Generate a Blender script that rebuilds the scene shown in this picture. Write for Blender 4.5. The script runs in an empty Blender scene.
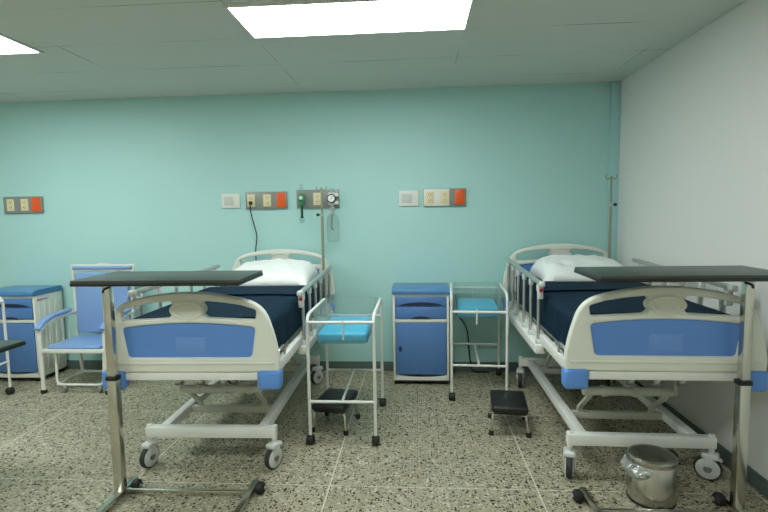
import bpy, bmesh, math, random
from mathutils import Vector, Matrix, noise

PI = math.pi
random.seed(7)
SC = bpy.context.scene
COL = SC.collection

# ------------------------------------------------------------------ camera
cam_data = bpy.data.cameras.new('camera')
cam_data.sensor_width = 36.0
cam_data.lens = 22.5
cam_data.clip_start = 0.05
camera = bpy.data.objects.new('camera', cam_data)
COL.objects.link(camera)
camera.matrix_world = Matrix((
    (0.99766769, 0.01047551, 0.06744961, 0.0),
    (0.06625486, 0.08902997, -0.9938229, 0.0),
    (-0.01641584, 0.99597386, 0.08812827, 1.55),
    (0, 0, 0, 1)))
SC.camera = camera

# ------------------------------------------------------------------ light and exposure
world = bpy.data.worlds.new('world')
SC.world = world
world.use_nodes = True
world.node_tree.nodes['Background'].inputs[0].default_value = (0.5, 0.55, 0.55, 1)
world.node_tree.nodes['Background'].inputs[1].default_value = 0.0
SC.view_settings.view_transform = 'Standard'
SC.view_settings.look = 'None'
SC.view_settings.gamma = 1.0
SC.view_settings.use_curve_mapping = False
SC.view_settings.exposure = 1.08
LAMP = 9.0                       # strength of the ceiling panels
LAMP_COL = (0.94, 1.0, 0.985)

# ------------------------------------------------------------------ materials
def lin(c):
    out = []
    for v in c:
        v /= 255.0
        out.append(v / 12.92 if v <= 0.04045 else ((v + 0.055) / 1.055) ** 2.4)
    return (*out, 1.0)


def base_mat(name, col, rough=0.5, metal=0.0, spec=0.5, noise_amt=0.04, noise_scale=6.0, coat=0.0, bump=0.0, bump_scale=80.0):
    m = bpy.data.materials.new(name)
    m.use_nodes = True
    nt = m.node_tree
    b = nt.nodes['Principled BSDF']
    b.inputs['Roughness'].default_value = rough
    b.inputs['Metallic'].default_value = metal
    b.inputs['Specular IOR Level'].default_value = spec
    b.inputs['Coat Weight'].default_value = coat
    c = lin(col)
    tc = nt.nodes.new('ShaderNodeTexCoord')
    nz = nt.nodes.new('ShaderNodeTexNoise')
    nz.inputs['Scale'].default_value = noise_scale
    nz.inputs['Detail'].default_value = 4.0
    nt.links.new(tc.outputs['Object'], nz.inputs['Vector'])
    mix = nt.nodes.new('ShaderNodeMix')
    mix.data_type = 'RGBA'
    mix.inputs['A'].default_value = tuple(v * (1 - noise_amt) for v in c[:3]) + (1,)
    mix.inputs['B'].default_value = tuple(min(1, v * (1 + noise_amt)) for v in c[:3]) + (1,)
    nt.links.new(nz.outputs['Fac'], mix.inputs['Factor'])
    nt.links.new(mix.outputs['Result'], b.inputs['Base Color'])
    if bump:
        nb = nt.nodes.new('ShaderNodeTexNoise')
        nb.inputs['Scale'].default_value = bump_scale
        nb.inputs['Detail'].default_value = 3.0
        nt.links.new(tc.outputs['Object'], nb.inputs['Vector'])
        bp = nt.nodes.new('ShaderNodeBump')
        bp.inputs['Strength'].default_value = bump
        bp.inputs['Distance'].default_value = 0.004
        nt.links.new(nb.outputs['Fac'], bp.inputs['Height'])
        nt.links.new(bp.outputs['Normal'], b.inputs['Normal'])
    return m


def clear_mat(name, tint, gloss=0.12, body=0.08):
    """thin clear plastic: mostly transparent, a bit of haze, fresnel gloss"""
    m = bpy.data.materials.new(name)
    m.use_nodes = True
    nt = m.node_tree
    nt.nodes.remove(nt.nodes['Principled BSDF'])
    out = nt.nodes['Material Output']
    tr = nt.nodes.new('ShaderNodeBsdfTransparent')
    tr.inputs[0].default_value = lin(tint)
    df = nt.nodes.new('ShaderNodeBsdfDiffuse')
    df.inputs[0].default_value = (0.8, 0.86, 0.86, 1)
    gl = nt.nodes.new('ShaderNodeBsdfGlossy')
    gl.inputs['Roughness'].default_value = 0.08
    lw = nt.nodes.new('ShaderNodeLayerWeight')
    lw.inputs['Blend'].default_value = 0.35
    mp = nt.nodes.new('ShaderNodeMath')
    mp.operation = 'MULTIPLY_ADD'
    mp.inputs[1].default_value = 0.55
    mp.inputs[2].default_value = gloss * 0.4
    nt.links.new(lw.outputs['Facing'], mp.inputs[0])
    m1 = nt.nodes.new('ShaderNodeMixShader')
    m1.inputs[0].default_value = body
    nt.links.new(tr.outputs[0], m1.inputs[1])
    nt.links.new(df.outputs[0], m1.inputs[2])
    m2 = nt.nodes.new('ShaderNodeMixShader')
    nt.links.new(mp.outputs[0], m2.inputs[0])
    nt.links.new(m1.outputs[0], m2.inputs[1])
    nt.links.new(gl.outputs[0], m2.inputs[2])
    nt.links.new(m2.outputs[0], out.inputs[0])
    return m


def emit_mat(name, col, strength):
    m = bpy.data.materials.new(name)
    m.use_nodes = True
    nt = m.node_tree
    b = nt.nodes['Principled BSDF']
    b.inputs['Base Color'].default_value = (0.9, 0.9, 0.9, 1)
    b.inputs['Emission Color'].default_value = (*col, 1)
    b.inputs['Emission Strength'].default_value = strength
    return m


def terrazzo():
    m = bpy.data.materials.new('terrazzo')
    m.use_nodes = True
    nt = m.node_tree
    N, L = nt.nodes, nt.links
    b = N['Principled BSDF']
    b.inputs['Roughness'].default_value = 0.45
    b.inputs['Specular IOR Level'].default_value = 0.3
    tc = N.new('ShaderNodeTexCoord')
    warp = N.new('ShaderNodeTexNoise')
    warp.inputs['Scale'].default_value = 55
    L.new(tc.outputs['Object'], warp.inputs['Vector'])
    wm = N.new('ShaderNodeVectorMath')
    wm.operation = 'MULTIPLY_ADD'
    wm.inputs[1].default_value = (0.016, 0.016, 0.0)
    L.new(warp.outputs['Color'], wm.inputs[0])
    L.new(tc.outputs['Object'], wm.inputs[2])
    big = N.new('ShaderNodeTexNoise')
    big.inputs['Scale'].default_value = 3.0
    big.inputs['Detail'].default_value = 5
    L.new(tc.outputs['Object'], big.inputs['Vector'])
    base = N.new('ShaderNodeMix')
    base.data_type = 'RGBA'
    base.inputs['A'].default_value = lin((156, 150, 127))
    base.inputs['B'].default_value = lin((178, 173, 150))
    L.new(big.outputs['Fac'], base.inputs['Factor'])
    cur = base.outputs['Result']

    def chips(scale, share, size, col, prev, seed):
        off = N.new('ShaderNodeVectorMath')
        off.operation = 'ADD'
        off.inputs[1].default_value = (seed, seed * 0.7, 0)
        L.new(wm.outputs[0], off.inputs[0])
        v = N.new('ShaderNodeTexVoronoi')
        v.voronoi_dimensions = '2D'
        v.inputs['Scale'].default_value = scale
        L.new(off.outputs[0], v.inputs['Vector'])
        sep = N.new('ShaderNodeSeparateColor')
        L.new(v.outputs['Color'], sep.inputs[0])
        lt = N.new('ShaderNodeMath')
        lt.operation = 'LESS_THAN'
        lt.inputs[1].default_value = share
        L.new(sep.outputs[0], lt.inputs[0])
        sz = N.new('ShaderNodeMath')
        sz.operation = 'MULTIPLY_ADD'
        sz.inputs[1].default_value = size * 0.7
        sz.inputs[2].default_value = size * 0.5
        L.new(sep.outputs[1], sz.inputs[0])
        ld = N.new('ShaderNodeMath')
        ld.operation = 'LESS_THAN'
        L.new(v.outputs['Distance'], ld.inputs[0])
        L.new(sz.outputs[0], ld.inputs[1])
        mu = N.new('ShaderNodeMath')
        mu.operation = 'MULTIPLY'
        L.new(lt.outputs[0], mu.inputs[0])
        L.new(ld.outputs[0], mu.inputs[1])
        mx = N.new('ShaderNodeMix')
        mx.data_type = 'RGBA'
        mx.inputs['B'].default_value = lin(col)
        L.new(mu.outputs[0], mx.inputs['Factor'])
        L.new(prev, mx.inputs['A'])
        return mx.outputs['Result']
    cur = chips(62, 0.45, 0.42, (150, 140, 112), cur, 3.1)
    cur = chips(48, 0.30, 0.40, (200, 195, 176), cur, 11.3)
    cur = chips(56, 0.27, 0.36, (16, 16, 13), cur, 0.0)
    cur = chips(40, 0.10, 0.34, (18, 18, 14), cur, 7.7)
    cur = chips(95, 0.24, 0.36, (36, 34, 28), cur, 5.2)
    # joint strips
    sx = N.new('ShaderNodeSeparateXYZ')
    L.new(tc.outputs['Object'], sx.inputs[0])

    def line(out, off, step, half):
        a = N.new('ShaderNodeMath'); a.operation = 'ADD'; a.inputs[1].default_value = -off + step / 2 + 20 * step
        L.new(out, a.inputs[0])
        mo = N.new('ShaderNodeMath'); mo.operation = 'MODULO'; mo.inputs[1].default_value = step
        L.new(a.outputs[0], mo.inputs[0])
        su = N.new('ShaderNodeMath'); su.operation = 'SUBTRACT'; su.inputs[1].default_value = step / 2
        L.new(mo.outputs[0], su.inputs[0])
        ab = N.new('ShaderNodeMath'); ab.operation = 'ABSOLUTE'
        L.new(su.outputs[0], ab.inputs[0])
        le = N.new('ShaderNodeMath'); le.operation = 'LESS_THAN'; le.inputs[1].default_value = half
        L.new(ab.outputs[0], le.inputs[0])
        return le.outputs[0]
    mxm = N.new('ShaderNodeMath'); mxm.operation = 'MAXIMUM'
    L.new(line(sx.outputs[0], -0.51, 1.17, 0.0042), mxm.inputs[0])
    L.new(line(sx.outputs[1], 2.60, 1.0, 0.0026), mxm.inputs[1])
    fm = N.new('ShaderNodeMix')
    fm.data_type = 'RGBA'
    fm.inputs['B'].default_value = lin((208, 206, 190))
    L.new(mxm.outputs[0], fm.inputs['Factor'])
    L.new(cur, fm.inputs['A'])
    L.new(fm.outputs['Result'], b.inputs['Base Color'])
    return m


def ceiling_material():
    m = bpy.data.materials.new('ceiling_tiles')
    m.use_nodes = True
    nt = m.node_tree
    N, L = nt.nodes, nt.links
    b = N['Principled BSDF']
    b.inputs['Roughness'].default_value = 0.8
    b.inputs['Specular IOR Level'].default_value = 0.2
    tc = N.new('ShaderNodeTexCoord')
    sx = N.new('ShaderNodeSeparateXYZ')
    L.new(tc.outputs['Object'], sx.inputs[0])
    nz = N.new('ShaderNodeTexNoise')
    nz.inputs['Scale'].default_value = 1.7
    nz.inputs['Detail'].default_value = 3
    L.new(tc.outputs['Object'], nz.inputs['Vector'])

    def line(out, off, step, half):
        a = N.new('ShaderNodeMath'); a.operation = 'ADD'; a.inputs[1].default_value = -off + step / 2 + 20 * step
        L.new(out, a.inputs[0])
        mo = N.new('ShaderNodeMath'); mo.operation = 'MODULO'; mo.inputs[1].default_value = step
        L.new(a.outputs[0], mo.inputs[0])
        su = N.new('ShaderNodeMath'); su.operation = 'SUBTRACT'; su.inputs[1].default_value = step / 2
        L.new(mo.outputs[0], su.inputs[0])
        ab = N.new('ShaderNodeMath'); ab.operation = 'ABSOLUTE'
        L.new(su.outputs[0], ab.inputs[0])
        le = N.new('ShaderNodeMath'); le.operation = 'LESS_THAN'; le.inputs[1].default_value = half
        L.new(ab.outputs[0], le.inputs[0])
        return le.outputs[0]
    mxm = N.new('ShaderNodeMath'); mxm.operation = 'MAXIMUM'
    L.new(line(sx.outputs[1], 3.20, 0.555, 0.004), mxm.inputs[0])
    L.new(line(sx.outputs[0], 0.32, 1.36, 0.004), mxm.inputs[1])
    # the gaps show only where tiles sit unevenly
    ir = N.new('ShaderNodeMapRange')
    ir.inputs['From Min'].default_value = 0.48
    ir.inputs['From Max'].default_value = 0.70
    ir.inputs['To Max'].default_value = 0.75
    L.new(nz.outputs['Fac'], ir.inputs['Value'])
    mu = N.new('ShaderNodeMath'); mu.operation = 'MULTIPLY'
    L.new(mxm.outputs[0], mu.inputs[0])
    L.new(ir.outputs[0], mu.inputs[1])
    mix = N.new('ShaderNodeMix')
    mix.data_type = 'RGBA'
    mix.inputs['A'].default_value = lin((214, 220, 211))
    mix.inputs['B'].default_value = lin((80, 86, 80))
    L.new(mu.outputs[0], mix.inputs['Factor'])
    L.new(mix.outputs['Result'], b.inputs['Base Color'])
    return m


M = {}
M['floor'] = terrazzo()
M['ceiling'] = ceiling_material()
M['teal'] = base_mat('teal_paint', (172, 216, 212), 0.55, noise_amt=0.02, noise_scale=1.5)
M['teal_trim'] = base_mat('teal_trim_paint', (168, 213, 214), 0.4, noise_amt=0.02)
M['white_wall'] = base_mat('white_wall_paint', (232, 233, 229), 0.6, noise_amt=0.02, noise_scale=1.5)
M['warm_wall'] = base_mat('warm_cream_wall_paint', (224, 219, 204), 0.6, noise_amt=0.02, noise_scale=1.5)
M['base'] = base_mat('baseboard_vinyl', (88, 104, 100), 0.4)
M['cream'] = base_mat('cream_plastic', (220, 223, 212), 0.35, noise_amt=0.015)
M['white_metal'] = base_mat('white_powder_coat', (226, 228, 222), 0.35, noise_amt=0.02)
M['grey_metal'] = base_mat('grey_painted_steel', (194, 195, 184), 0.4, noise_amt=0.04)
M['alu'] = base_mat('satin_aluminium', (188, 194, 190), 0.34, metal=0.7, noise_amt=0.03)
M['chrome'] = base_mat('chrome', (205, 204, 194), 0.22, metal=1.0, noise_amt=0.01)
M['steel'] = base_mat('brushed_stainless_steel', (196, 195, 188), 0.27, metal=1.0, noise_amt=0.03, noise_scale=20)
M['blue'] = base_mat('blue_panel', (92, 140, 210), 0.38, noise_amt=0.02)
M['blue_plate'] = base_mat('blue_embossed_plate', (104, 148, 212), 0.35, noise_amt=0.02)
M['bumper'] = base_mat('blue_bumper', (94, 146, 218), 0.35, noise_amt=0.02)
M['cab_blue'] = base_mat('cabinet_blue', (84, 126, 182), 0.32, noise_amt=0.02)
M['cab_lid'] = base_mat('cabinet_lid_blue', (74, 128, 176), 0.28, noise_amt=0.02)
M['vinyl_blue'] = base_mat('slate_blue_vinyl', (126, 160, 208), 0.3, noise_amt=0.04, bump=0.15)
M['navy'] = base_mat('navy_cover', (17, 38, 54), 0.6, spec=0.2, noise_amt=0.12, noise_scale=9, bump=0.25, bump_scale=40)
M['navy_blanket'] = base_mat('navy_blanket_cloth', (18, 40, 57), 0.8, spec=0.12, noise_amt=0.10, noise_scale=7, bump=0.3, bump_scale=160)
M['pillow'] = base_mat('white_cotton', (236, 240, 238), 0.8, noise_amt=0.02, bump=0.25, bump_scale=18)
M['cyan'] = base_mat('cyan_vinyl', (62, 184, 226), 0.4, noise_amt=0.03, bump=0.15)
M['acrylic'] = clear_mat('clear_acrylic', (236, 246, 244), 0.12, 0.05)
M['bag'] = clear_mat('clear_polythene', (236, 240, 238), 0.3, 0.30)
M['glassy'] = clear_mat('clear_bottle_plastic', (248, 252, 251), 0.10, 0.03)
M['black'] = base_mat('black_rubber', (24, 24, 24), 0.55, noise_amt=0.1)
M['black_vinyl'] = base_mat('black_vinyl', (28, 28, 30), 0.42, noise_amt=0.1, bump=0.2)
M['black_edge'] = base_mat('black_edge_band', (26, 27, 26), 0.4)
M['laminate'] = base_mat('dark_grey_laminate', (60, 68, 64), 0.38, noise_amt=0.10, noise_scale=60)
M['tyre'] = base_mat('grey_black_tyre', (42, 44, 44), 0.6)
M['hub'] = base_mat('grey_hub', (120, 124, 122), 0.45)
M['caster'] = base_mat('pale_grey_caster_plastic', (206, 210, 206), 0.4)
M['red'] = base_mat('orange_red_plastic', (226, 92, 28), 0.4)
M['red_button'] = base_mat('red_button', (190, 36, 34), 0.4)
M['panel_grey'] = base_mat('grey_metal_plate', (138, 144, 138), 0.4, metal=0.2, noise_amt=0.05)
M['outlet'] = base_mat('ivory_outlet', (222, 212, 172), 0.4, noise_amt=0.02)
M['outlet_dark'] = base_mat('outlet_slots', (90, 80, 60), 0.6)
M['white_plate'] = base_mat('white_plastic_plate', (222, 224, 214), 0.4, noise_amt=0.02)
M['plate_inset'] = base_mat('pale_grey_inset', (196, 202, 196), 0.5, noise_amt=0.03)
M['green'] = base_mat('medical_green', (34, 138, 92), 0.35)
M['dark_green'] = base_mat('dark_green_stem', (30, 74, 60), 0.4)
M['dial'] = base_mat('white_dial', (236, 238, 236), 0.4)
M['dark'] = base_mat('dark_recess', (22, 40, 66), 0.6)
M['deck'] = base_mat('pale_deck_plate', (170, 176, 170), 0.5)
M['lamp'] = emit_mat('lamp_diffuser', LAMP_COL, LAMP)
M['lamp_frame'] = base_mat('lamp_frame_white', (214, 218, 212), 0.5)
M['rod'] = base_mat('pole_steel', (150, 153, 132), 0.35, metal=0.3)


# ------------------------------------------------------------------ mesh builder
def fillet(pts, r, n=5, closed=False):
    P = [Vector(p) for p in pts]
    out = []
    for i, p in enumerate(P):
        if not closed and i in (0, len(P) - 1):
            out.append(p)
            continue
        a, b = P[i - 1], P[(i + 1) % len(P)]
        da, db = (a - p), (b - p)
        k = min(r, da.length * 0.49, db.length * 0.49)
        s, e = p + da.normalized() * k, p + db.normalized() * k
        for j in range(n + 1):
            t = j / n
            out.append(s * (1 - t) ** 2 + p * 2 * t * (1 - t) + e * t * t)
    return out


class MB:
    def __init__(self):
        self.bm = bmesh.new()

    def box(self, c, s, bev=0.0, seg=2, rot=None):
        r = bmesh.ops.create_cube(self.bm, size=1.0)
        vs = r['verts']
        bmesh.ops.scale(self.bm, vec=Vector(s), verts=vs)
        if bev > 0:
            es = list({e for v in vs for e in v.link_edges})
            g = bmesh.ops.bevel(self.bm, geom=es, offset=min(bev, min(s) * 0.49), segments=seg, affect='EDGES', profile=0.5)
            vs = list({v for v in g['verts']} | {v for f in g['faces'] for v in f.verts})
            # include the untouched interior face verts
            seen, stack = set(vs), list(vs)
            while stack:
                v = stack.pop()
                for e in v.link_edges:
                    o = e.other_vert(v)
                    if o not in seen:
                        seen.add(o)
                        stack.append(o)
            vs = list(seen)
        m = Matrix.Translation(Vector(c))
        if rot is not None:
            m = m @ rot.to_4x4()
        bmesh.ops.transform(self.bm, matrix=m, verts=vs)
        return self

    def bb(self, x0, x1, y0, y1, z0, z1, bev=0.0, seg=2):
        return self.box(((x0 + x1) / 2, (y0 + y1) / 2, (z0 + z1) / 2), (abs(x1 - x0), abs(y1 - y0), abs(z1 - z0)), bev, seg)

    def cyl(self, p0, p1, r, seg=18, r2=None, bev=0.0):
        p0, p1 = Vector(p0), Vector(p1)
        d = p1 - p0
        L = d.length
        r2 = r if r2 is None else r2
        if bev > 0:
            prof = [(0, 0), (r - bev, 0), (r, bev), (r2, L - bev), (r2 - bev, L), (0, L)]
        else:
            prof = [(0, 0), (r, 0), (r2, L), (0, L)]
        q = d.to_track_quat('Z', 'Y').to_matrix().to_4x4()
        return self.lathe(prof, seg, Matrix.Translation(p0) @ q)

    def lathe(self, prof, seg=32, mat=None):
        mat = mat or Matrix.Identity(4)
        rings = []
        for r, z in prof:
            if r < 1e-6:
                rings.append([self.bm.verts.new(mat @ Vector((0, 0, z)))])
            else:
                rings.append([self.bm.verts.new(mat @ Vector((r * math.cos(2 * PI * k / seg), r * math.sin(2 * PI * k / seg), z))) for k in range(seg)])
        for a, b in zip(rings, rings[1:]):
            for k in range(seg):
                k2 = (k + 1) % seg
                if len(a) == 1 and len(b) == 1:
                    continue
                if len(a) == 1:
                    self.bm.faces.new((a[0], b[k2], b[k]))
                elif len(b) == 1:
                    self.bm.faces.new((a[k], a[k2], b[0]))
                else:
                    self.bm.faces.new((a[k], a[k2], b[k2], b[k]))
        return self

    def tube(self, pts, r, seg=12, closed=False, rect=None, up=(0, 0, 1)):
        P = [Vector(p) for p in pts]
        n = len(P)
        T = []
        for i in range(n):
            if closed:
                t = P[(i + 1) % n] - P[i - 1]
            else:
                t = P[min(i + 1, n - 1)] - P[max(i - 1, 0)]
            T.append(t.normalized())
        u = Vector(up)
        if abs(u.dot(T[0])) > 0.95:
            u = Vector((1, 0, 0)) if abs(T[0].x) < 0.9 else Vector((0, 1, 0))
        nrm = (u - T[0] * u.dot(T[0])).normalized()
        rings = []
        for i in range(n):
            nrm = (nrm - T[i] * nrm.dot(T[i])).normalized()
            bn = T[i].cross(nrm)
            if rect:
                w, h = rect
                c = 0.25 * min(w, h)
                off = [(-w / 2 + c, -h / 2), (w / 2 - c, -h / 2), (w / 2, -h / 2 + c), (w / 2, h / 2 - c), (w / 2 - c, h / 2), (-w / 2 + c, h / 2), (-w / 2, h / 2 - c), (-w / 2, -h / 2 + c)]
            else:
                off = [(r * math.cos(2 * PI * k / seg), r * math.sin(2 * PI * k / seg)) for k in range(seg)]
            rings.append([self.bm.verts.new(P[i] + bn * a + nrm * b) for a, b in off])
        m = len(rings[0])
        for i in range(n if closed else n - 1):
            a, b = rings[i], rings[(i + 1) % n]
            for k in range(m):
                self.bm.faces.new((a[k], a[(k + 1) % m], b[(k + 1) % m], b[k]))
        if not closed:
            self.bm.faces.new(list(reversed(rings[0])))
            self.bm.faces.new(rings[-1])
        return self

    def sph(self, c, r, sc=(1, 1, 1), seg=16):
        g = bmesh.ops.create_uvsphere(self.bm, u_segments=seg, v_segments=max(6, seg // 2), radius=r)
        bmesh.ops.transform(self.bm, matrix=Matrix.Translation(Vector(c)) @ Matrix.Diagonal((*sc, 1)), verts=g['verts'])
        return self

    def prism(self, outline, y0, y1):
        """closed outline in (x, z), run from y0 to y1"""
        a = [self.bm.verts.new((x, y0, z)) for x, z in outline]
        b = [self.bm.verts.new((x, y1, z)) for x, z in outline]
        n = len(a)
        for k in range(n):
            self.bm.faces.new((a[k], a[(k + 1) % n], b[(k + 1) % n], b[k]))
        self.bm.faces.new(list(reversed(a)))
        self.bm.faces.new(b)
        return self

    def grid(self, f, nu, nv):
        V = [[self.bm.verts.new(f(i / nu, j / nv)) for j in range(nv + 1)] for i in range(nu + 1)]
        for i in range(nu):
            for j in range(nv):
                self.bm.faces.new((V[i][j], V[i + 1][j], V[i + 1][j + 1], V[i][j + 1]))
        return self

    def build(self, name, mat, parent=None, smooth=40):
        bmesh.ops.recalc_face_normals(self.bm, faces=self.bm.faces[:])
        me = bpy.data.meshes.new(name)
        self.bm.to_mesh(me)
        self.bm.free()
        return link_mesh(name, me, mat, parent, smooth)


def link_mesh(name, me, mat, parent=None, smooth=40):
    me.materials.clear()
    me.materials.append(M[mat])
    if smooth:
        me.shade_smooth()
        me.set_sharp_from_angle(angle=math.radians(smooth))
    o = bpy.data.objects.new(name, me)
    COL.objects.link(o)
    o.parent = parent
    return o


def plate(name, outline, holes, yc, thick, bev, mat, parent):
    """board in the (x, z) plane with rounded edges and openings"""
    cu = bpy.data.curves.new(name, 'CURVE')
    cu.dimensions = '2D'
    cu.fill_mode = 'BOTH'
    cu.extrude = thick / 2 - bev
    cu.bevel_depth = bev
    cu.bevel_resolution = 2
    cu.offset = -bev
    for poly in [outline] + holes:
        s = cu.splines.new('POLY')
        s.points.add(len(poly) - 1)
        for p, (x, z) in zip(s.points, poly):
            p.co = (x, z, 0, 1)
        s.use_cyclic_u = True
    tmp = bpy.data.objects.new(name + '_outline', cu)
    COL.objects.link(tmp)
    dg = bpy.context.evaluated_depsgraph_get()
    me = bpy.data.meshes.new_from_object(tmp.evaluated_get(dg))
    bpy.data.objects.remove(tmp)
    bpy.data.curves.remove(cu)
    bm = bmesh.new()
    bm.from_mesh(me)
    for v in bm.verts:
        x, z, y = v.co
        v.co = (x, y + yc, z)
    bmesh.ops.remove_doubles(bm, verts=bm.verts[:], dist=1e-5)
    bmesh.ops.recalc_face_normals(bm, faces=bm.faces[:])
    bm.to_mesh(me)
    bm.free()
    me.name = name
    return link_mesh(name, me, mat, parent, 35)


def chaikin(pts, it=2):
    for _ in range(it):
        o = []
        for i in range(len(pts)):
            a, b = pts[i], pts[(i + 1) % len(pts)]
            o.append((a[0] * .75 + b[0] * .25, a[1] * .75 + b[1] * .25))
            o.append((a[0] * .25 + b[0] * .75, a[1] * .25 + b[1] * .75))
        pts = o
    return pts


def round2(pts, r, n=4):
    return [(p.x, p.z) for p in fillet([(x, 0, z) for x, z in pts], r, n, closed=True)]


def thing(name, label, cat, loc=(0, 0, 0), rotz=0.0, group=None):
    o = bpy.data.objects.new(name, None)
    COL.objects.link(o)
    o.empty_display_size = 0.1
    o.location = loc
    o.rotation_euler = (0, 0, rotz)
    return tag(o, label, cat, group)


def tag(o, label, cat, group=None):
    o['label'] = label
    o['category'] = cat
    if group:
        o['group'] = group
    return o


def struct(o):
    o['kind'] = 'structure'
    return o


def dup(root, loc, rotz, label):
    def cp(o, parent):
        c = o.copy()
        COL.objects.link(c)
        c.parent = parent
        for ch in [k for k in COL.objects if k.parent == o]:
            cp(ch, c)
        return c
    r = cp(root, None)
    r.location = loc
    r.rotation_euler = (0, 0, rotz)
    r['label'] = label
    return r


# ------------------------------------------------------------------ room
WALL_Y, WALL_X, CEIL = 4.62, 1.865, 2.71
LEFT_X, FRONT_Y = -5.4, -1.3
struct(MB().bb(LEFT_X - .1, WALL_X + .1, FRONT_Y - .1, WALL_Y + .1, -.1, 0).build('floor', 'floor', smooth=0))
struct(MB().bb(LEFT_X - .1, WALL_X + .1, FRONT_Y - .1, WALL_Y + .1, CEIL, CEIL + .1).build('ceiling', 'ceiling', smooth=0))
struct(MB().bb(LEFT_X - .1, WALL_X + .1, WALL_Y, WALL_Y + .12, 0, CEIL).build('wall_back', 'teal', smooth=0))
struct(MB().bb(WALL_X, WALL_X + .12, FRONT_Y, WALL_Y, 0, CEIL).build('wall_right', 'white_wall', smooth=0))
struct(MB().bb(LEFT_X - .12, LEFT_X, FRONT_Y, WALL_Y, 0, CEIL).build('wall_left', 'white_wall', smooth=0))
struct(MB().bb(LEFT_X - .1, WALL_X + .1, FRONT_Y - .12, FRONT_Y, 0, CEIL).build('wall_front', 'warm_wall', smooth=0))
struct(MB().bb(LEFT_X, WALL_X - .085, WALL_Y - .012, WALL_Y, 0, .095, .004).build('baseboard_back', 'base'))
struct(MB().bb(WALL_X - .012, WALL_X, FRONT_Y, WALL_Y - .1, 0, .095, .004).build('baseboard_right', 'base'))
struct(MB().bb(WALL_X - .085, WALL_X, WALL_Y - .03, WALL_Y, 0, CEIL, .006).build('trim_1', 'teal_trim'))


# ------------------------------------------------------------------ ceiling lights
def ceiling_light(x0, x1, y0, y1, label):
    t = thing('ceiling_light', label, 'ceiling light', ((x0 + x1) / 2, (y0 + y1) / 2, CEIL), 0, 'recessed ceiling light panels')
    w, d = (x1 - x0) / 2, (y1 - y0) / 2
    f = MB()
    e = .018
    f.bb(-w - e, w + e, -d - e, -d, -.012, 0)
    f.bb(-w - e, w + e, d, d + e, -.012, 0)
    f.bb(-w - e, -w, -d, d, -.012, 0)
    f.bb(w, w + e, -d, d, -.012, 0)
    f.build('frame', 'lamp_frame', t, 0)
    MB().bb(-w, w, -d, d, -.009, -.001).build('diffuser', 'lamp', t, 0)
    return t


ceiling_light(-1.03, .315, 2.71, 3.165, 'large bright white light panel above the gap between the beds')
ceiling_light(-3.94, -2.59, 2.76, 3.27, 'bright white light panel cut off by the left edge of the photo')
for k, (cx, cy) in enumerate(((-.36, .55), (-3.27, .55))):
    ceiling_light(cx - .66, cx + .66, cy - .24, cy + .24, ('ceiling light panel behind the viewer over the room centre', 'ceiling light panel behind the viewer over the room side', 'ceiling light panel nearest the rear wall over the room centre', 'ceiling light panel nearest the rear wall over the room side')[k])


# ------------------------------------------------------------------ wall panels
def outlet_part(root, x, w=.078, h=.118):
    o = MB().box((x, -.027, 0), (w, .008, h), .004).build('outlet', 'outlet', root)
    for dz in (-.026, .026):
        s = MB()
        for dx in (-.010, .010):
            s.box((x + dx, -.0315, dz + .004), (.004, .002, .013))
        s.cyl((x, -.0305, dz - .013), (x, -.0325, dz - .013), .004, 8)
        s.build('socket', 'outlet_dark', o)
    return o


def wall_panel(x0, x1, z0, z1, outs, red, label, white_to=None):
    cx, cz = (x0 + x1) / 2, (z0 + z1) / 2
    t = thing('outlet_panel', label, 'outlet panel', (cx, WALL_Y, cz), 0, 'outlet panels on the back wall')
    w, h = x1 - x0, z1 - z0
    MB().box((0, -.012, 0), (w, .024, h), .004).build('backplate', 'panel_grey', t)
    if white_to is not None:
        MB().bb(x0 - cx + .003, white_to - cx, -.026, -.022, -h / 2 + .004, h / 2 - .004, .001).build('cover_plate', 'white_plate', t)
    for x in outs:
        outlet_part(t, x - cx)
    if red:
        MB().bb(red[0] - cx, red[1] - cx, -.031, -.02, -h / 2 + .012, h / 2 - .012, .005).build('red_cover', 'red', t)
    return t


wall_panel(-4.145, -3.735, 1.613, 1.779, (-4.065, -3.917), (-3.842, -3.748), 'grey outlet panel with red cover on teal wall above cabinet and chair')
wall_panel(-1.652, -1.242, 1.612, 1.779, (-1.595, -1.437), (-1.343, -1.255), 'grey outlet panel with black cord plugged in and a red cover')
wall_panel(.072, .472, 1.61, 1.776, (.13, .272), (.368, .46), 'half white outlet panel with red cover above the bassinet between cabinet and bed', white_to=.315)
wall_panel(-1.147, -.735, 1.612, 1.789, (-.945,), None, 'grey gas panel holding a green flowmeter and a round suction gauge')


def plain_plate(x0, x1, z0, z1, label):
    cx, cz = (x0 + x1) / 2, (z0 + z1) / 2
    t = thing('wall_plate', label, 'wall plate', (cx, WALL_Y, cz), 0, 'white wall plates')
    w, h = x1 - x0, z1 - z0
    MB().box((0, -.009, 0), (w, .018, h), .005).build('plate', 'white_plate', t)
    MB().box((-.02, -.0195, 0), (w * .52, .003, h * .6), .001).build('inset', 'plate_inset', t)
    return t


plain_plate(-1.893, -1.712, 1.628, 1.766, 'square white plate on teal wall beside the corded outlet panel')
plain_plate(-.16, .028, 1.617, 1.762, 'square white plate on teal wall beside the half white panel')

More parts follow.
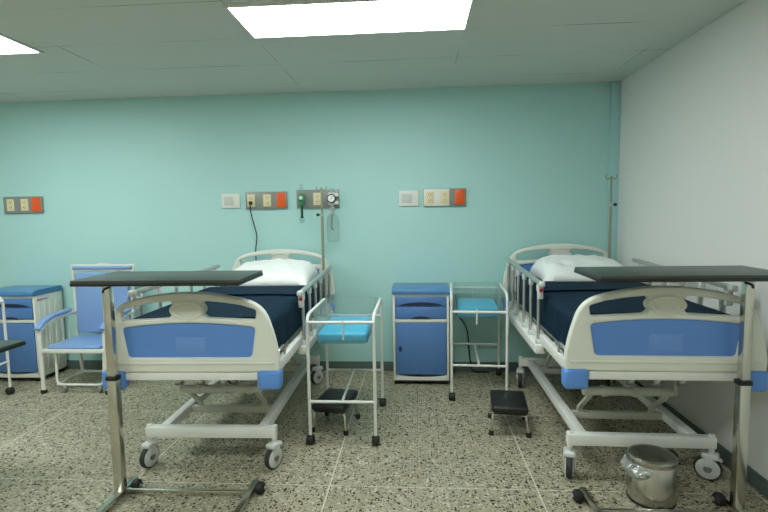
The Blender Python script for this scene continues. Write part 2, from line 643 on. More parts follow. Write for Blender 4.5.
# black cord from the panel down behind the left bed
t = thing('power_cord', 'thin black cord hanging from the wall outlet behind the left bed', 'cord', (-1.595, WALL_Y - .032, 1.672))
MB().box((0, -.014, 0), (.03, .028, .034), .006).build('plug', 'black', t)
pts = [(0, -.026, -.01), (0, -.034, -.04), (.0, -.02, -.09), (.012, -.012, -.16), (.03, -.006, -.24), (.046, -.004, -.30), (.044, -.004, -.36), (.03, -.004, -.43), (.028, -.004, -.52), (.03, -.004, -.75), (.03, -.004, -1.1), (.05, -.004, -1.5), (.1, -.01, -1.665), (.25, -.03, -1.666)]
MB().tube(fillet(pts, .08, 4), .0055, 8).build('cable', 'black', t)

# flowmeter on the gas panel
t = thing('oxygen_flowmeter', 'small green flowmeter with clear tube on the grey gas panel', 'flowmeter', (-1.092, WALL_Y - .024, 1.70))
MB().box((0, -.022, .012), (.062, .044, .076), .012, 3).box((0, -.03, -.042), (.05, .05, .03), .008).build('body', 'green', t)
MB().cyl((0, -.034, .05), (0, -.034, .14), .016, 16, bev=.004).build('flow_tube', 'glassy', t)
MB().cyl((0, -.03, -.058), (0, -.03, -.165), .011, 12, bev=.003).cyl((0, -.03, -.165), (0, -.03, -.18), .015, 12).build('outlet_stem', 'dark_green', t)
MB().cyl((0, -.046, .012), (0, -.07, .012), .018, 16, bev=.003).build('knob', 'white_plate', t)
MB().cyl((0, -.03, -.181), (0, -.03, -.225), .026, 16, r2=.02, bev=.004).build('nozzle', 'glassy', t)

# suction regulator
t = thing('suction_regulator', 'round white suction gauge with clear jar hanging below on the gas panel', 'suction regulator', (-.80, WALL_Y - .0265, 1.70))
MB().box((0, -.02, 0), (.07, .04, .12), .01, 3).build('body', 'caster', t)
g = MB().cyl((0, -.04, 0), (0, -.062, 0), .043, 24, bev=.004).build('gauge', 'black', t)
MB().cyl((0, -.0625, 0), (0, -.064, 0), .033, 24).build('dial', 'dial', g)
MB().box((.006, -.0655, .006), (.003, .0015, .036), rot=Matrix.Rotation(.7, 3, 'Y')).build('needle', 'black', g)
MB().cyl((0, -.03, .06), (0, -.03, .1), .028, 16, r2=.022, bev=.005).build('adjuster_knob', 'glassy', t)
for z in (.035, -.04):
    MB().cyl((.05, -.02, z), (.05, -.05, z), .018, 14, bev=.003).build('side_port', 'white_plate', t)
MB().cyl((0, -.025, -.06), (0, -.025, -.15), .014, 12).cyl((0, -.025, -.085), (0, -.025, -.1), .026, 12).build('stem', 'alu', t)
MB().lathe([(0, -.41), (.045, -.41), (.055, -.4), (.058, -.2), (.05, -.17), (.03, -.15), (.03, -.14), (.0, -.14)], 24, Matrix.Translation((.012, -.07, 0))).build('jar', 'glassy', t)
MB().tube(fillet([(0, -.025, -.15), (-.01, -.025, -.28), (.01, -.025, -.30)], .03), .007, 8).build('suction_tube', 'hub', t)


# ------------------------------------------------------------------ hospital bed
HALF = [(.492, .705), (.497, .722), (.499, .75), (.494, .806), (.480, .881), (.460, .955), (.441, 1.012), (.416, 1.055), (.380, 1.086), (.328, 1.109), (.238, 1.129), (.148, 1.143), (.07, 1.151)]
OUT = HALF + [(0, 1.153)] + [(-x, z) for x, z in reversed(HALF)]


def add_caster(bed, x, y, yaw, locked=True):
    q = Matrix.Rotation(yaw, 4, 'Z')
    off = Matrix.Translation((x, y, 0)) @ q
    tr = .014                                # trail of the wheel behind the stem

    def T(p):
        return off @ Vector(p)
    f = MB()
    f.cyl(T((0, 0, .150)), T((0, 0, .19)), .016, 14)
    f.box(T((0, tr * .4, .145)), (.068, .088, .032), .012, 3, rot=q.to_3x3())
    for s in (-1, 1):
        f.box(T((s * .0300, tr * .8, .118)), (.008, .044, .066), .003, 2, rot=q.to_3x3())
    fork = f.build('caster', 'caster', bed)
    fork_axis = q.to_3x3() @ Vector((1, 0, 0))
    c = T((0, tr, .07))
    MB().lathe([(0, -.018), (.063, -.018), (.069, -.012), (.070, 0), (.069, .012), (.063, .018), (0, .018)], 28,
               Matrix.Translation(c) @ fork_axis.to_track_quat('Z', 'Y').to_matrix().to_4x4()).build('wheel', 'tyre', fork)
    for s in (-1, 1):
        a = c + fork_axis * s * .0175
        b = c + fork_axis * s * .0245
        MB().cyl(a, b, .061, 24, r2=.050).build('wheel_cover', 'caster', fork)
        MB().cyl(b, b + fork_axis * s * .003, .021, 16).build('hub_cap', 'hub', fork)
    MB().box(T((0, -.036, .132)), (.036, .036, .010), .004, 2, rot=q.to_3x3() @ Matrix.Rotation(.35, 3, 'X')).build('brake_pedal', 'caster', fork)
    return fork


def end_board(bed, name, yc, dz, label_plate):
    wide = 1.03 if dz else 1.0               # the head end is a touch wider
    out = [(x * wide, z + dz) for x, z in chaikin(OUT, 1)]

    def slot(s):
        p = [(.372, .998), (.380, 1.052), (.30, 1.078), (.20, 1.094), (.100, 1.104), (.084, 1.085), (.078, 1.060), (.086, 1.032), (.106, 1.012)]
        p = [(s * x * (wide if x > .2 else 1), z + dz) for x, z in p]
        return round2(p, .014)
    pan = [(.372, .957), (.25, .971), (.12, .980), (0, .983), (-.12, .980), (-.25, .971), (-.372, .957), (-.346, .790), (.346, .790)]
    pan = round2([(x, z + dz) for x, z in pan], .022)
    body = plate(name, out, [slot(1), slot(-1), pan], yc, .046, .012, 'cream', bed)
    inner = round2([(x * 1.02, (z - .89) * 1.06 + .89 + dz) for x, z in [(.372, .957), (.25, .971), (.12, .980), (0, .983), (-.12, .980), (-.25, .971), (-.372, .957), (-.346, .790), (.346, .790)]], .022)
    MB().prism(inner, yc - .010, yc + .010).build('blue_panel', 'blue', body, 30)
    b = MB()
    for s in (-1, 1):
        b.lathe([(0, .004), (.046, .004), (.050, .0005), (.055, .0005), (.059, .004), (.068, .004), (.076, .0), (.080, -.004)], 36, Matrix.Translation((0, yc + s * .026, 1.056 + dz)) @ Matrix.Diagonal((1.18, 1, .62, 1)) @ Matrix.Rotation(-s * -PI / 2, 4, 'X'))
    b.build('badge', 'cream', body, 50)
    # moulded ridge under the panel
    MB().bb(-.47, .47, yc - .030, yc - .020, .752 + dz, .766 + dz, .005, 3).build('ridge', 'cream', body)
    if label_plate:
        MB().bb(-.078, .092, yc - .0125, yc - .009, .815 + dz, .903 + dz, .002).build('embossed_plate', 'blue_plate', body)
    return body


def side_rail(bed, side, y0, y1, za, zb):
    """handrail from height za at the foot end to zb at the head end"""
    x = side * .468

    def zr(y):
        return za + (zb - za) * (y - y0) / (y1 - y0)
    rail = MB().tube([(x, y0 - .035, zr(y0 - .035)), (x, y1, zb)], 0, rect=(.034, .028)).build('side_rail', 'alu', bed)
    n = 6
    for k in range(n):
        y = y0 + .03 + (y1 - y0 - .10) * k / (n - 1)
        zt = zr(y)
        MB().tube([(x, y, .655), (x, y, zt - .01)], .0115, 10).build('rail_post', 'alu', rail)
        MB().box((x, y, zt - .038), (.030, .036, .052), .008, 2).build('post_collar', 'caster', rail)
        MB().box((x, y, .668), (.034, .040, .036), .006, 2).build('post_foot', 'caster', rail)
    MB().bb(x - .030, x + .030, y0 - .03, y1 + .02, .596, .654, .006).build('rail_base', 'white_metal', rail)
    cap = MB().box((x, y0 - .045, za - .002), (.040, .050, .040), .012, 3).box((x, y0 - .012, za - .065), (.036, .034, .085), .009, 2).build('rail_latch', 'caster', bed)
    MB().cyl((x, y0 - .028, za - .045), (x, y0 - .034, za - .045), .012, 14).build('release_button', 'red_button', cap)


def make_bed(loc, rotz, label, rails, caster_yaw, drop, head_dz, base_shift=0.0):
    bed = thing('hospital_bed', label, 'hospital bed', loc, rotz, 'hospital beds')
    # lower frame
    f = MB()
    f.bb(-.408, .408, .205, .258, .194, .260, .005)
    f.bb(-.408, .408, 1.662, 1.715, .190, .262, .005)
    for s in (-1, 1):
        f.bb(s * .34, s * .285, .256, 1.664, .198, .252, .004)
        f.cyl((s * .392, .23, .180), (s * .392, .23, .270), .017, 14, bev=.003)
        f.cyl((s * .392, 1.69, .180), (s * .392, 1.69, .272), .017, 14, bev=.003)
    f.build('base_frame', 'white_metal', bed)
    for i, (x, y) in enumerate(((-.392, .23), (.392, .23), (-.392, 1.69), (.392, 1.69))):
        add_caster(bed, x, y, caster_yaw[i])
    # lift mechanism
    for k, (yt, yb) in enumerate(((.40, .60), (1.30, 1.48))):
        MB().bb(-.284, .284, yb - .022, yb + .022, .196, .240, .004).build('cross_bar', 'grey_metal', bed)
        MB().cyl((-.27, yt, .445), (.27, yt, .445), .027, 20, bev=.003).cyl((-.16, yt, .445), (-.13, yt, .445), .034, 16).cyl((.02, yt, .445), (.05, yt, .445), .034, 16).cyl((.18, yt, .445), (.21, yt, .445), .034, 16).build('lift_tube', 'grey_metal', bed)
        for s in (-1, 1):
            MB().tube(fillet([(s * .225, yt, .445), (s * .225, yt + .02, .41), (s * .225, yb - .01, .275), (s * .225, yb, .238)], .03), 0, rect=(.022, .036), up=(1, 0, 0)).build('lift_arm', 'grey_metal', bed)
            MB().bb(s * .258 - .006, s * .258 + .006, yt - .030, yt + .030, .43, .668, .004).build('hanger_plate', 'grey_metal', bed)
    for x in (-.12, .01, .14):
        c = MB().tube([(x, .06, .632), (x, .62, .60)], .010, 10).bb(x - .013, x + .013, .075, .12, .61, .668, .003).build('crank_rod', 'alu', bed)
        MB().cyl((x - .022, .085, .606), (x + .022, .085, .606), .009, 10, bev=.002).build('crank_handle', 'hub', c)
    # upper frame
    u = MB()
    for s in (-1, 1):
        u.bb(s * .425, s * .462, .045, 1.925, .662, .722, .005)
        u.cyl((s * .418, 1.895, .700), (s * .418, 1.895, .765), .016, 14)
    for y in (.10, .55, 1.0, 1.45, 1.87):
        u.bb(-.43, .43, y - .018, y + .018, .668, .706, .003)
    u.build('upper_frame', 'white_metal', bed)
    MB().bb(-.372, .372, -.016, .050, .660, .7055, .006).build('foot_channel', 'white_metal', bed)
    for (a, b) in ((.13, .55), (.565, .98), (.995, 1.28), (1.295, 1.86)):
        d = MB().bb(-.41, .41, a, b, .724, .738, .003)
        d.build('deck_plate', 'deck', bed)
    for s in (-1, 1):
        MB().tube(fillet([(s * .452, .27, .718), (s * .452, .27, .785), (s * .452, .14, .785), (s * .452, .14, .718)], .04), .007, 8).build('mattress_retainer', 'alu', bed)
    # ends
    end_board(bed, 'footboard', 0.0, 0.0, True)
    end_board(bed, 'headboard', 1.955, head_dz, False)
    for yc, zz, d in ((0.0, .664, 1), (1.955, .664, -1)):
        for s in (-1, 1):
            b = MB().bb(s * .376, s * .503, yc - .036 * d, yc + .045 * d, zz - .055, zz + .057, .022, 4)
            b.build('corner_bumper', 'bumper', bed)
    for side, y0, y1, za, zb in rails:
        side_rail(bed, side, y0, y1, za, zb)
    for o in COL.objects:                     # the raised part of the bed, above its base frame
        if o.parent == bed and o.name.split('.')[0] not in ('base_frame', 'caster', 'cross_bar', 'lift_arm'):
            o.location.z -= drop
        if o.parent == bed and o.name.split('.')[0] in ('base_frame', 'caster', 'cross_bar', 'lift_arm', 'lift_tube', 'hanger_plate'):
            o.location.y += base_shift
            o.location.x -= base_shift * .6
    return bed


make_bed((-1.250, 2.52, 0), .020, 'white and blue hospital bed beside the chair, its footboard in front of the outlet cord', ((1, .71, 1.97, 1.030, 1.066), (-1, .31, 1.60, 1.105, 1.125)), (PI - .25, PI - .45, 2.7, 2.5), .012, .09, .034)
make_bed((1.268, 2.52, 0), -.020, 'white and blue hospital bed by the white wall, metal bin at its foot', ((-1, .68, 1.97, 1.070, 1.105), (1, .28, 1.50, 1.105, 1.135)), (PI - .3, 1.05, PI - .25, 2.3), -.006, .092)


# ------------------------------------------------------------------ bedding
def make_mattress(loc, rotz, label):
    t = thing('mattress', label, 'mattress', loc, rotz, 'mattresses')
    MB().bb(-.412, .412, .115, 1.865, .739, .962, .035, 4).build('cover', 'navy', t)
    p = MB()
    for z in (.757, .945):
        p.tube(fillet([(-.413, .114, z), (.413, .114, z), (.413, 1.866, z), (-.413, 1.866, z)], .035, 5, closed=True), .005, 6, closed=True)
    p.build('piping', 'navy', t)
    return t


def sheet_profile(half, top, low, r):
    """cross-section over the mattress: left hem, up, over, down"""
    pts = [(-half - .006, low), (-half - .002, (low + top) / 2), (-half, top), (-.2, top + .006), (.2, top + .006), (half, top), (half + .002, (low + top) / 2), (half + .006, low)]
    P = fillet([(x, 0, z) for x, z in pts], r, 5)
    # resample evenly
    L = [0]
    for a, b in zip(P, P[1:]):
        L.append(L[-1] + (b - a).length)
    n, out, k = 64, [], 0
    for i in range(n + 1):
        d = L[-1] * i / n
        while k < len(P) - 2 and L[k + 1] < d:
            k += 1
        f = (d - L[k]) / max(1e-9, L[k + 1] - L[k])
        out.append(P[k].lerp(P[k + 1], f))
    return out


def make_blanket(loc, rotz, label, seed):
    t = thing('blanket', label, 'blanket', loc, rotz, 'navy blankets')

    def layer(y0, y1, half, top, low, amp):
        prof = sheet_profile(half, top, low, .045)

        def f(u, v):
            p = prof[round(u * 64)]
            y = y0 + (y1 - y0) * v
            n = noise.noise(Vector((p.x * 4 + seed, y * 5, p.z * 4))) + .5 * noise.noise(Vector((p.x * 11 + seed, y * 9, p.z * 10)))
            side = 1 if abs(p.x) > half - .03 else 0
            out = amp * (abs(n))
            q = Vector((p.x, y, p.z))
            if side:
                q.x += math.copysign(out * 1.5, p.x)
            else:
                q.z += out
            return q
        b = MB().grid(f, 64, 36)
        # give the cloth its thickness
        bmesh.ops.recalc_face_normals(b.bm, faces=b.bm.faces[:])
        if sum(fc.normal.z for fc in b.bm.faces) < 0:
            bmesh.ops.reverse_faces(b.bm, faces=b.bm.faces[:])
        g = b.bm.faces[:]
        bmesh.ops.solidify(b.bm, geom=g, thickness=-.005)
        return b
    layer(.125, 1.225, .422, .974, .765, .005).build('spread', 'navy_blanket', t, 60)
    layer(.84, 1.225, .434, .988, .775, .004).build('turned_down_fold', 'navy_blanket', t, 60)
    return t


def make_pillow(loc, rotz, label, seed, w=.74, d=.56, h=.208):
    t = thing('pillow', label, 'pillow', loc, rotz, 'white pillows')
    mb = MB()
    nu, nv = 36, 26

    def surf(sgn):
        def f(u, v):
            a, b = u * 2 - 1, v * 2 - 1
            k = (1 - abs(a) ** 5.0) * (1 - abs(b) ** 4.0)
            hgt = max(0, k) ** .5
            pinch = 1 - .05 * (1 - b * b) * abs(a) ** 4
            pinch2 = 1 - .05 * (1 - a * a) * abs(b) ** 4
            x, y = a * w / 2 * pinch, b * d / 2 * pinch2
            n = noise.noise(Vector((a * 2.4 + seed, b * 2.2, sgn))) * .026 + noise.noise(Vector((a * 6 + seed, b * 6, sgn))) * .012
            if sgn > 0:
                z = .035 + hgt * (h * (.83 + .27 * b) - .035) + n * hgt
            else:
                z = .035 - hgt * .035
            return (x, y, z)
        return f
    mb.grid(surf(1), nu, nv)
    mb.grid(surf(-1), nu, nv)
    bmesh.ops.remove_doubles(mb.bm, verts=mb.bm.verts[:], dist=1e-4)
    mb.build('pillowcase', 'pillow', t, 80)
    return t


for cx, rz, dz, s, a, b, c in ((-1.250, .020, -.012, 1.3, 'navy mattress of the bed beside the chair, on its deck under a navy blanket', 'navy blanket over the mattress of the bed beside the chair', 'white pillow on the bed beside the chair, under the corded outlet'),
                           (1.268, -.020, .006, 8.1, 'navy mattress of the bed by the white wall, on its deck under a navy blanket', 'navy blanket over the mattress of the bed by the white wall', 'white pillow on the bed by the white wall, blue headboard showing beside it')):
    make_mattress((cx, 2.52, dz), rz, a)
    make_blanket((cx, 2.52, dz), rz, b, s)
    px = cx + (.03 if cx < 0 else .062) - math.sin(rz) * 1.53
    make_pillow((px, 2.52 + 1.53, .964 + dz), rz, c, s)


# ------------------------------------------------------------------ IV poles
def make_iv_pole(loc, label, top, knob_side):
    t = thing('iv_pole', label, 'drip stand pole', loc, 0, 'drip poles')
    MB().cyl((0, 0, 0), (0, 0, (top - .25)), .0125, 14, bev=.002).build('outer_tube', 'rod', t)
    MB().cyl((0, 0, (top - .25)), (0, 0, top), .0095, 12, bev=.002).build('inner_tube', 'rod', t)
    k = MB().cyl((0, 0, (top - .265)), (0, 0, (top - .235)), .017, 14, bev=.002).build('clamp_collar', 'alu', t)
    MB().cyl((knob_side * .016, 0, (top - .25)), (knob_side * .032, 0, (top - .25)), .006, 10).sph((knob_side * .04, 0, (top - .25)), .015).build('clamp_knob', 'black', k)
    h = MB()
    for s in (-1, 1):
        h.tube(fillet([(0, 0, top - .012), (s * .035, 0, top - .03), (s * .045, 0, top - .012), (s * .045, 0, top + .012)], .012), .0045, 8)
    h.build('drip_hook', 'rod', t)
    return t


make_iv_pole((-1.250 + .418 - .020 * 1.895, 2.52 + 1.895 + .418 * .020, .7535), 'thin steel drip pole rising in front of the grey gas panel', 1.045, -1)
make_iv_pole((1.268 + .418 + .020 * 1.895, 2.52 + 1.895 - .418 * .020, .7715), 'thin steel drip pole in the corner beside the white wall', 1.075, 1)


# ------------------------------------------------------------------ overbed tables
def make_overbed_table(loc, label, height, side, length=.87, depth=.37, tilt=.005, cross_y=-.06, rear=.14, over=.075, span=.72):
    """column at the origin, top reaching towards side"""
    t = thing('overbed_table', label, 'overbed table', loc, 0, 'overbed tables')
    rot = Matrix.Rotation(tilt, 3, 'X')
    cx = side * (length / 2 - over)
    MB().box((cx, .03, height), (length, depth, .014), .004, 2, rot=rot).build('tabletop', 'laminate', t)
    e = MB()
    n = rot @ Vector((0, 0, -1))
    c = Vector((cx, .03, height)) + n * .0145
    e.box(c, (length + .004, depth + .004, .019), .004, 2, rot=rot)
    e.build('edge_band', 'black_edge', t)
    m = MB()
    hz = height - .021
    m.bb(-.0255, .0255, -.022, .022, .04, height * .555, .004)
    col = m.build('column', 'chrome', t)
    MB().bb(-.0215, .0215, -.0185, .0185, height * .555, hz - .012, .003).build('inner_column', 'chrome', col)
    MB().bb(-.031, .031, -.025, .025, height * .555 - .012, height * .555 + .012, .004).build('height_collar', 'black', col)
    MB().tube([(-side * .05, .0, hz - .008), (side * (length * .72), .0, hz - .008)], 0, rect=(.05, .02)).bb(-.045, .045, -.04, .04, hz - .022, hz - .006, .003).build('support_arm', 'alu', t)
    lv = MB().tube(fillet([(side * .06, -.07, hz - .02), (side * .06, -.12, hz - .025), (side * .085, -.16, hz - .03)], .02), .006, 8).build('release_lever', 'black', t)
    span = side * span
    for x in (0, span):
        MB().bb(x - .019, x + .019, -.30, rear, .018, .044, .005).build('foot_bar', 'chrome', t)
    MB().bb(0, span, cross_y - .012, cross_y + .012, .022, .040, .004).build('cross_bar', 'chrome', t)
    for x, y in ((.047 * side, rear - .07), (span + .047 * side, rear - .07), (.047 * side, -.27), (span + .047 * side, -.27)):
        cs = MB().cyl((x - .026, y, .033), (x + .026, y, .033), .033, 18, bev=.013).build('caster', 'black', t)
        MB().bb(x - .032, x + .030, y - .010, y + .010, .026, .042, .003).build('caster_bracket', 'alu', cs)
    return t


make_overbed_table((-1.652, 2.438, 0), 'dark topped overbed table on a chrome column beside the chair and left bed', 1.233, 1, over=.09, cross_y=.03)
make_overbed_table((1.612, 2.43, 0), 'dark topped overbed table on a chrome column standing by the metal bin', 1.238, -1, cross_y=-.05, over=.11)
make_overbed_table((-3.265, 2.60, 0), 'low dark overbed table whose corner pokes in at the left edge', .785, 1, tilt=0.0, span=.52)


# ------------------------------------------------------------------ bassinets
def make_bassinet(loc, rotz, label, L=.66):
    t = thing('bassinet', label, 'bassinet', loc, rotz, 'bassinets')
    W, top = .222, .885
    r = .0115
    for s in (-1, 1):
        MB().tube(fillet([(s * W, 0, .055), (s * W, 0, top), (s * W, L, top), (s * W, L, .055)], .075, 7), r, 12, up=(1, 0, 0)).build('side_frame', 'white_metal', t)
    MB().tube([(-W, 0, .838), (W, 0, .838)], r, 12).build('upper_rail', 'white_metal', t)
    MB().tube([(-W, L, .742), (W, L, .742)], r, 12).build('upper_rail', 'white_metal', t)
    MB().tube([(-W, 0, .298), (W, 0, .298)], .010, 12).build('lower_rail', 'white_metal', t)
    MB().tube([(-W, L, .298), (W, L, .298)], .010, 12).build('lower_rail', 'white_metal', t)
    MB().tube([(0, 0, .298), (0, L, .298)], .009, 12).build('spreader_bar', 'white_metal', t)
    for x, y in ((-W, 0), (W, 0), (-W, L), (W, L)):
        c = MB().cyl((x - .026, y + .004, .033), (x + .026, y + .004, .033), .033, 18, bev=.010).build('caster', 'black', t)
        MB().box((x, y, .056), (.036, .034, .024), .006, 2).build('caster_socket', 'black', c)
    # clear tub: flared walls, rolled rim
    n = 40

    def ring(hx, y0, y1, z, rad):
        P = fillet([(-hx, y0, z), (hx, y0, z), (hx, y1, z), (-hx, y1, z)], rad, 8, closed=True)
        return P
    rings = [ring(.196, .022, L - .022, .892, .05), ring(.203, .014, L - .014, .893, .05), ring(.196, .022, L - .022, .886, .05), ring(.172, .055, L - .055, .680, .05)]
    m = MB()
    V = [[m.bm.verts.new(p) for p in R] for R in rings]
    k = len(V[0])
    for a, b in zip(V, V[1:]):
        for i in range(k):
            m.bm.faces.new((a[i], a[(i + 1) % k], b[(i + 1) % k], b[i]))
    m.bm.faces.new(V[-1])
    m.build('clear_tub', 'acrylic', t, 30)
    MB().bb(-.172, .172, .06, L - .06, .684, .752, .02, 4).build('crib_mattress', 'cyan', t)
    for y, z, sg in ((-.004, .80, -1), (L + .004, .72, 1)):
        MB().tube([(.02, y + sg * .012, z - .075), (.02, y + sg * .012, z + .05)], 0, rect=(.012, .003), up=(0, 1, 0)).build('tag_strip', 'white_plate', t)
    return t


bas = make_bassinet((-.507, 3.09, 0), 0, 'white tube bassinet with cyan pad beside the left bed, over a black step stool')
dup(bas, (.548, 4.53, 0), PI - .07, 'white tube bassinet with cyan pad between the blue cabinet and right bed')
dup(bas, (-3.62, 3.70, 0), PI / 2, 'white tube bassinet cut off by the left edge, before the blue cabinet')

t = thing('loose_cord', 'black cord hanging behind the bassinet beside the blue cabinet', 'cord', (.36, 4.5, .0))
pts = [(-.045, .09, .66), (.0, .09, .60), (.05, .085, .54), (.10, .085, .48), (.125, .085, .40), (.135, .085, .25), (.15, .08, .10), (.17, .075, .010), (.24, .075, .008), (.33, .08, .008)]
MB().tube(fillet(pts, .06, 4), .0065, 8).build('cable', 'black', t)
MB().box((-.047, .102, .675), (.030, .035, .045), .006).build('plug', 'black', t)


# ------------------------------------------------------------------ bedside cabinets
def make_cabinet(loc, label, sticker=False):
    t = thing('bedside_cabinet', label, 'cabinet', loc, 0, 'bedside cabinets')
    W, D, H = .251, .365, .830
    b = MB()
    b.bb(-W, -W + .022, 0.004, D, .04, H, .006)
    b.bb(W - .022, W, 0.004, D, .04, H, .006)
    b.bb(-W + .02, W - .02, D - .02, D, .04, H)
    b.bb(-W + .02, W - .02, .006, D - .01, .05, .07)
    b.bb(-W + .02, W - .02, .002, D - .01, .575, .605, .004)
    b.bb(-W + .02, W - .02, .006, D - .01, H - .025, H)
    for s in (-1, 1):                         # ribbed sides
        for k in range(5):
            y = .05 + k * .066
            b.bb(s * (W - .001), s * (W + .003), y, y + .034, .10, H - .06, .002)
    body = b.build('body', 'cream', t)
    # arched plinth below the door
    o = [(-W + .021, .045), (W - .021, .045), (W - .021, .095)]
    for k in range(13):
        u = 1 - 2 * k / 12
        o.append((u * (W - .022), .095 - .022 * (1 - u * u)))
    MB().prism(o, .003, .022).build('plinth', 'cream', t)
    d = MB().bb(-W + .026, W - .026, 0, .02, .098, .571, .006)
    door = d.build('door', 'cab_blue', t)
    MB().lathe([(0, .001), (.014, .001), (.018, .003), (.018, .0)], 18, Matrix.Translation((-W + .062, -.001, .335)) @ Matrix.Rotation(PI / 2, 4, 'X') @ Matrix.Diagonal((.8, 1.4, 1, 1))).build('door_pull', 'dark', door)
    for z0, z1, nm in ((.722, .808, 'tray'), (.609, .718, 'drawer')):
        dr = MB().bb(-W + .026, W - .026, 0, .02, z0, z1, .005).build(nm, 'cab_blue', t)
        zc = .733 if nm == 'tray' else .613
        hw = .19 if nm == 'tray' else .085
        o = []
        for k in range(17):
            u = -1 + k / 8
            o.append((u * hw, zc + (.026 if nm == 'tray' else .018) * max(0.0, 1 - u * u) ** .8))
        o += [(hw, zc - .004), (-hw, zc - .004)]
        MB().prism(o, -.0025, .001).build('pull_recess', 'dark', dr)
    # lid with lipped front
    l = MB()
    l.bm.verts.ensure_lookup_table()
    prof = [(-.012, H + .002), (-.018, H + .022), (-.008, H + .042), (.05, H + .054), (D - .03, H + .054), (D, H + .044), (D, H + .002)]
    a = [l.bm.verts.new((-W - .006, y, z)) for y, z in prof]
    c = [l.bm.verts.new((W + .006, y, z)) for y, z in prof]
    n = len(prof)
    for k in range(n):
        l.bm.faces.new((a[k], a[(k + 1) % n], c[(k + 1) % n], c[k]))
    l.bm.faces.new(a)
    l.bm.faces.new(list(reversed(c)))
    bmesh.ops.bevel(l.bm, geom=[e for e in l.bm.edges if len(e.link_faces) == 2 and e.calc_face_angle(0) > .5], offset=.006, segments=2, affect='EDGES')
    l.build('lid', 'cab_lid', t, 50)
    for x in (-W + .035, W - .035):
        for y in (.04, D - .04):
            MB().cyl((x - .03, y, .022), (x + .02, y, .022), .022, 14, bev=.004).bb(x - .02, x + .012, y - .012, y + .012, .02, .046).build('caster', 'black', t)
    MB().bb(-W + .01, W - .01, .012, D - .01, .026, .044, .003).build('base_strip', 'black', t)
    if sticker:
        s = MB().bb(W + .003, W + .0045, .03, .17, .775, .800).build('maker_sticker', 'white_plate', t)
        MB().bb(W + .0045, W + .0052, .035, .06, .779, .796).build('sticker_mark', 'red_button', s)
        MB().bb(W + .0045, W + .0052, .068, .16, .783, .792).build('sticker_band', 'cab_blue', s)
    return t


make_cabinet((.034, 4.225, 0), 'blue bedside cabinet with drawer and door standing alone between the bassinets')
make_cabinet((-3.84, 4.225, 0), 'blue bedside cabinet partly hidden behind the blue chair', True)

# ------------------------------------------------------------------ attendant chair
t = thing('attendant_chair', 'cream framed armchair with slate blue pads beside the left bed', 'chair', (-3.030, 3.95, 0))
for s in (-1, 1):
    x = s * .299
    a = MB().tube(fillet([(x, 0, .03), (x, 0, .57), (x, .12, .634), (x, .44, .648)], .10, 6), 0, rect=(.028, .034), up=(1, 0, 0)).build('arm_frame', 'cream', t)
    MB().box((x, 0, .018), (.036, .042, .036), .005).build('leg_cap', 'black', a)
    for y in (.12, .20, .28, .36):
        MB().cyl((x, y, .40), (x, y, .632), .006, 8).build('arm_spindle', 'cream', a)
    q = Matrix.Rotation(.02, 3, 'X')
    MB().tube(fillet([(x, -.025, .585), (x, .04, .634), (x, .13, .667), (x, .38, .682)], .10, 6), 0, rect=(.058, .026), up=(0, 0, 1)).build('arm_pad', 'vinyl_blue', t)
    MB().tube([(x, .50, .03), (x, .46, .42)], 0, rect=(.026, .026), up=(1, 0, 0)).build('rear_leg', 'cream', t)
sf = MB()
sf.bb(-.312, .312, -.012, .020, .368, .402, .006)
sf.bb(-.297, -.25, .02, .47, .372, .402, .005).bb(.25, .285, .02, .47, .372, .402, .005).bb(-.26, .26, .44, .475, .372, .402, .005)
sf.build('seat_frame', 'cream', t)
MB().bb(-.247, .247, .0, .44, .398, .432, .014, 3).build('seat', 'vinyl_blue', t)
bq = Matrix.Rotation(-.05, 3, 'X')


def bk(x, z, y=0.0):
    v = bq @ Vector((x, y, z))
    return (v.x, v.y + .445, v.z + .41)


bf = MB()
bf.tube(fillet([bk(-.275, .0), bk(-.303, .64), bk(.303, .64), bk(.275, .0)], .02), 0, rect=(.026, .026), up=(0, 1, 0))
bf.tube([bk(-.305, .685), bk(.305, .685)], 0, rect=(.022, .016), up=(0, 1, 0))
for s in (-1, 1):
    bf.tube([bk(s * .304, .63), bk(s * .315, .695)], 0, rect=(.022, .02), up=(0, 1, 0))
bf.build('back_frame', 'cream', t)
MB().box(bk(0, .325, -.012), (.53, .040, .58), .016, 3, rot=bq).build('backrest', 'vinyl_blue', t)
MB().box(bk(0, .664, -.012), (.60, .034, .034), .012, 3, rot=bq).build('headrest', 'vinyl_blue', t)
MB().tube(fillet([bk(-.05, .69), bk(-.045, .705), bk(.045, .705), bk(.05, .69)], .01), .005, 8).build('back_grip', 'cream', t)
lf = MB().tube(fillet([(-.20, .05, .37), (-.185, .02, .075), (.245, .02, .075), (.252, .05, .37)], .05), .0115, 10, up=(0, 1, 0))
lf.tube([(-.185, .02, .075), (-.185, .36, .085)], .010, 8).tube([(.245, .02, .075), (.245, .36, .085)], .010, 8).tube([(-.185, .36, .085), (.245, .36, .085)], .010, 8)
lf.tube([(-.185, .36, .085), (-.20, .36, .37)], .010, 8).tube([(.245, .36, .085), (.25, .36, .37)], .010, 8)
lf.build('footrest_frame', 'cream', t)
for x in (-.11, .215):
    c = MB().cyl((x - .010, .02, .027), (x + .010, .02, .027), .027, 16, bev=.005).build('caster', 'hub', t)
    MB().bb(x - .014, x + .014, .008, .032, .03, .066, .004).build('caster_fork', 'alu', c)


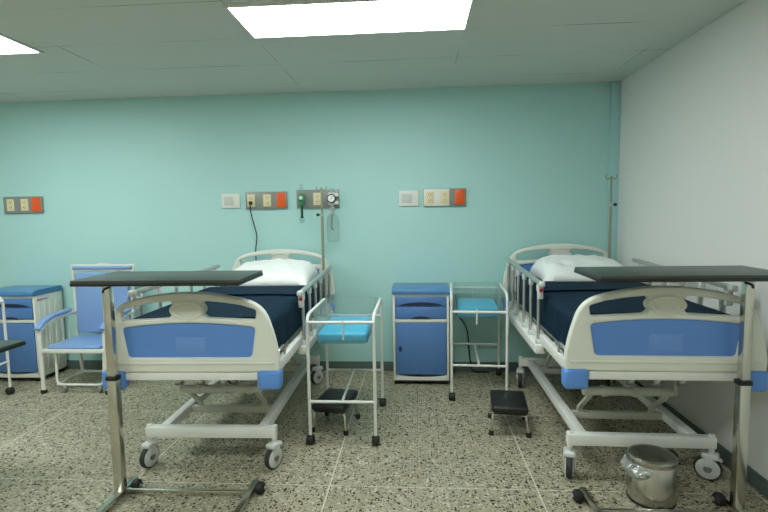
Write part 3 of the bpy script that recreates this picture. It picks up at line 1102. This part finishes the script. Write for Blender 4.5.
# ------------------------------------------------------------------ step stools
def make_stool(loc, rotz, label):
    t = thing('step_stool', label, 'step stool', loc, rotz, 'black step stools')
    MB().bb(-.124, .124, -.17, .17, .165, .212, .016, 3).build('padded_step', 'black_vinyl', t)
    MB().bb(-.110, .110, -.152, .152, .150, .167, .004).build('step_frame', 'black', t)
    for y in (-.135, .125):
        sgn = -1 if y < 0 else 1
        for s in (-1, 1):
            l = MB().tube(fillet([(s * .06, y, .152), (s * .112, y, .148), (s * .115, y + sgn * .008, .11), (s * .126, y + sgn * .014, .02)], .03, 5), .0125, 12, up=(0, 1, 0)).build('leg', 'chrome', t)
            MB().cyl((s * .1265, y + sgn * .0145, 0), (s * .125, y + sgn * .0135, .034), .018, 12, bev=.003).build('rubber_foot', 'black', l)
    return t


st = make_stool((.650, 3.40, 0), -.12, 'black padded step stool with chrome legs at the right bed')
dup(st, (-.606, 3.40, 0), -.17, 'black padded step stool with chrome legs underneath the bassinet by the left bed')

# ------------------------------------------------------------------ pedal bin and its bag
t = thing('pedal_bin', 'round stainless steel pedal bin below the right bed foot', 'bin', (1.243, 2.545, 0))
R = .115
MB().lathe([(0, .012), (R - .004, .012), (R, .016), (R, .218), (R - .003, .222), (0, .222)], 48).build('body', 'steel', t)
MB().lathe([(0, 0), (R + .001, 0), (R + .003, .004), (R + .003, .014), (R - .004, .018), (0, .018)], 48).build('base_ring', 'black', t)
MB().lathe([(0, .220), (R + .002, .220), (R + .004, .224), (R + .004, .244), (R - .004, .252), (R * .72, .260), (0, .266)], 48).build('lid', 'steel', t)
MB().box((.123, .03, .215), (.032, .06, .07), .008).build('hinge', 'black', t)
MB().box((0, -R - .008, .012), (.045, .012, .010), .003).build('pedal', 'black', t)

bag = MB()
vs = []
nA, nB = 26, 9
for i in range(nA + 1):
    a = math.radians(150 + 100 * i / nA)
    row = []
    for j in range(nB + 1):
        v = j / nB
        taper = max(0.0, math.sin(PI * i / nA)) ** .5
        z = .222 - v * .085 * taper + noise.noise(Vector((i * .7, j * .6, 1.0))) * .006
        rr = R + .006 + (.030 * math.sin(PI * min(1, v * 1.05)) + .004) * taper + abs(noise.noise(Vector((i * .5, j * .9, 4.0)))) * .016 * taper
        row.append(bag.bm.verts.new((rr * math.cos(a), rr * math.sin(a), z)))
    vs.append(row)
for i in range(nA):
    for j in range(nB):
        bag.bm.faces.new((vs[i][j], vs[i + 1][j], vs[i + 1][j + 1], vs[i][j + 1]))
bo = bag.build('bin_liner', 'bag', None, 25)
bo.location = (1.243, 2.545, 0)
tag(bo, 'crumpled clear plastic liner hanging over the side of the metal bin', 'plastic bag')
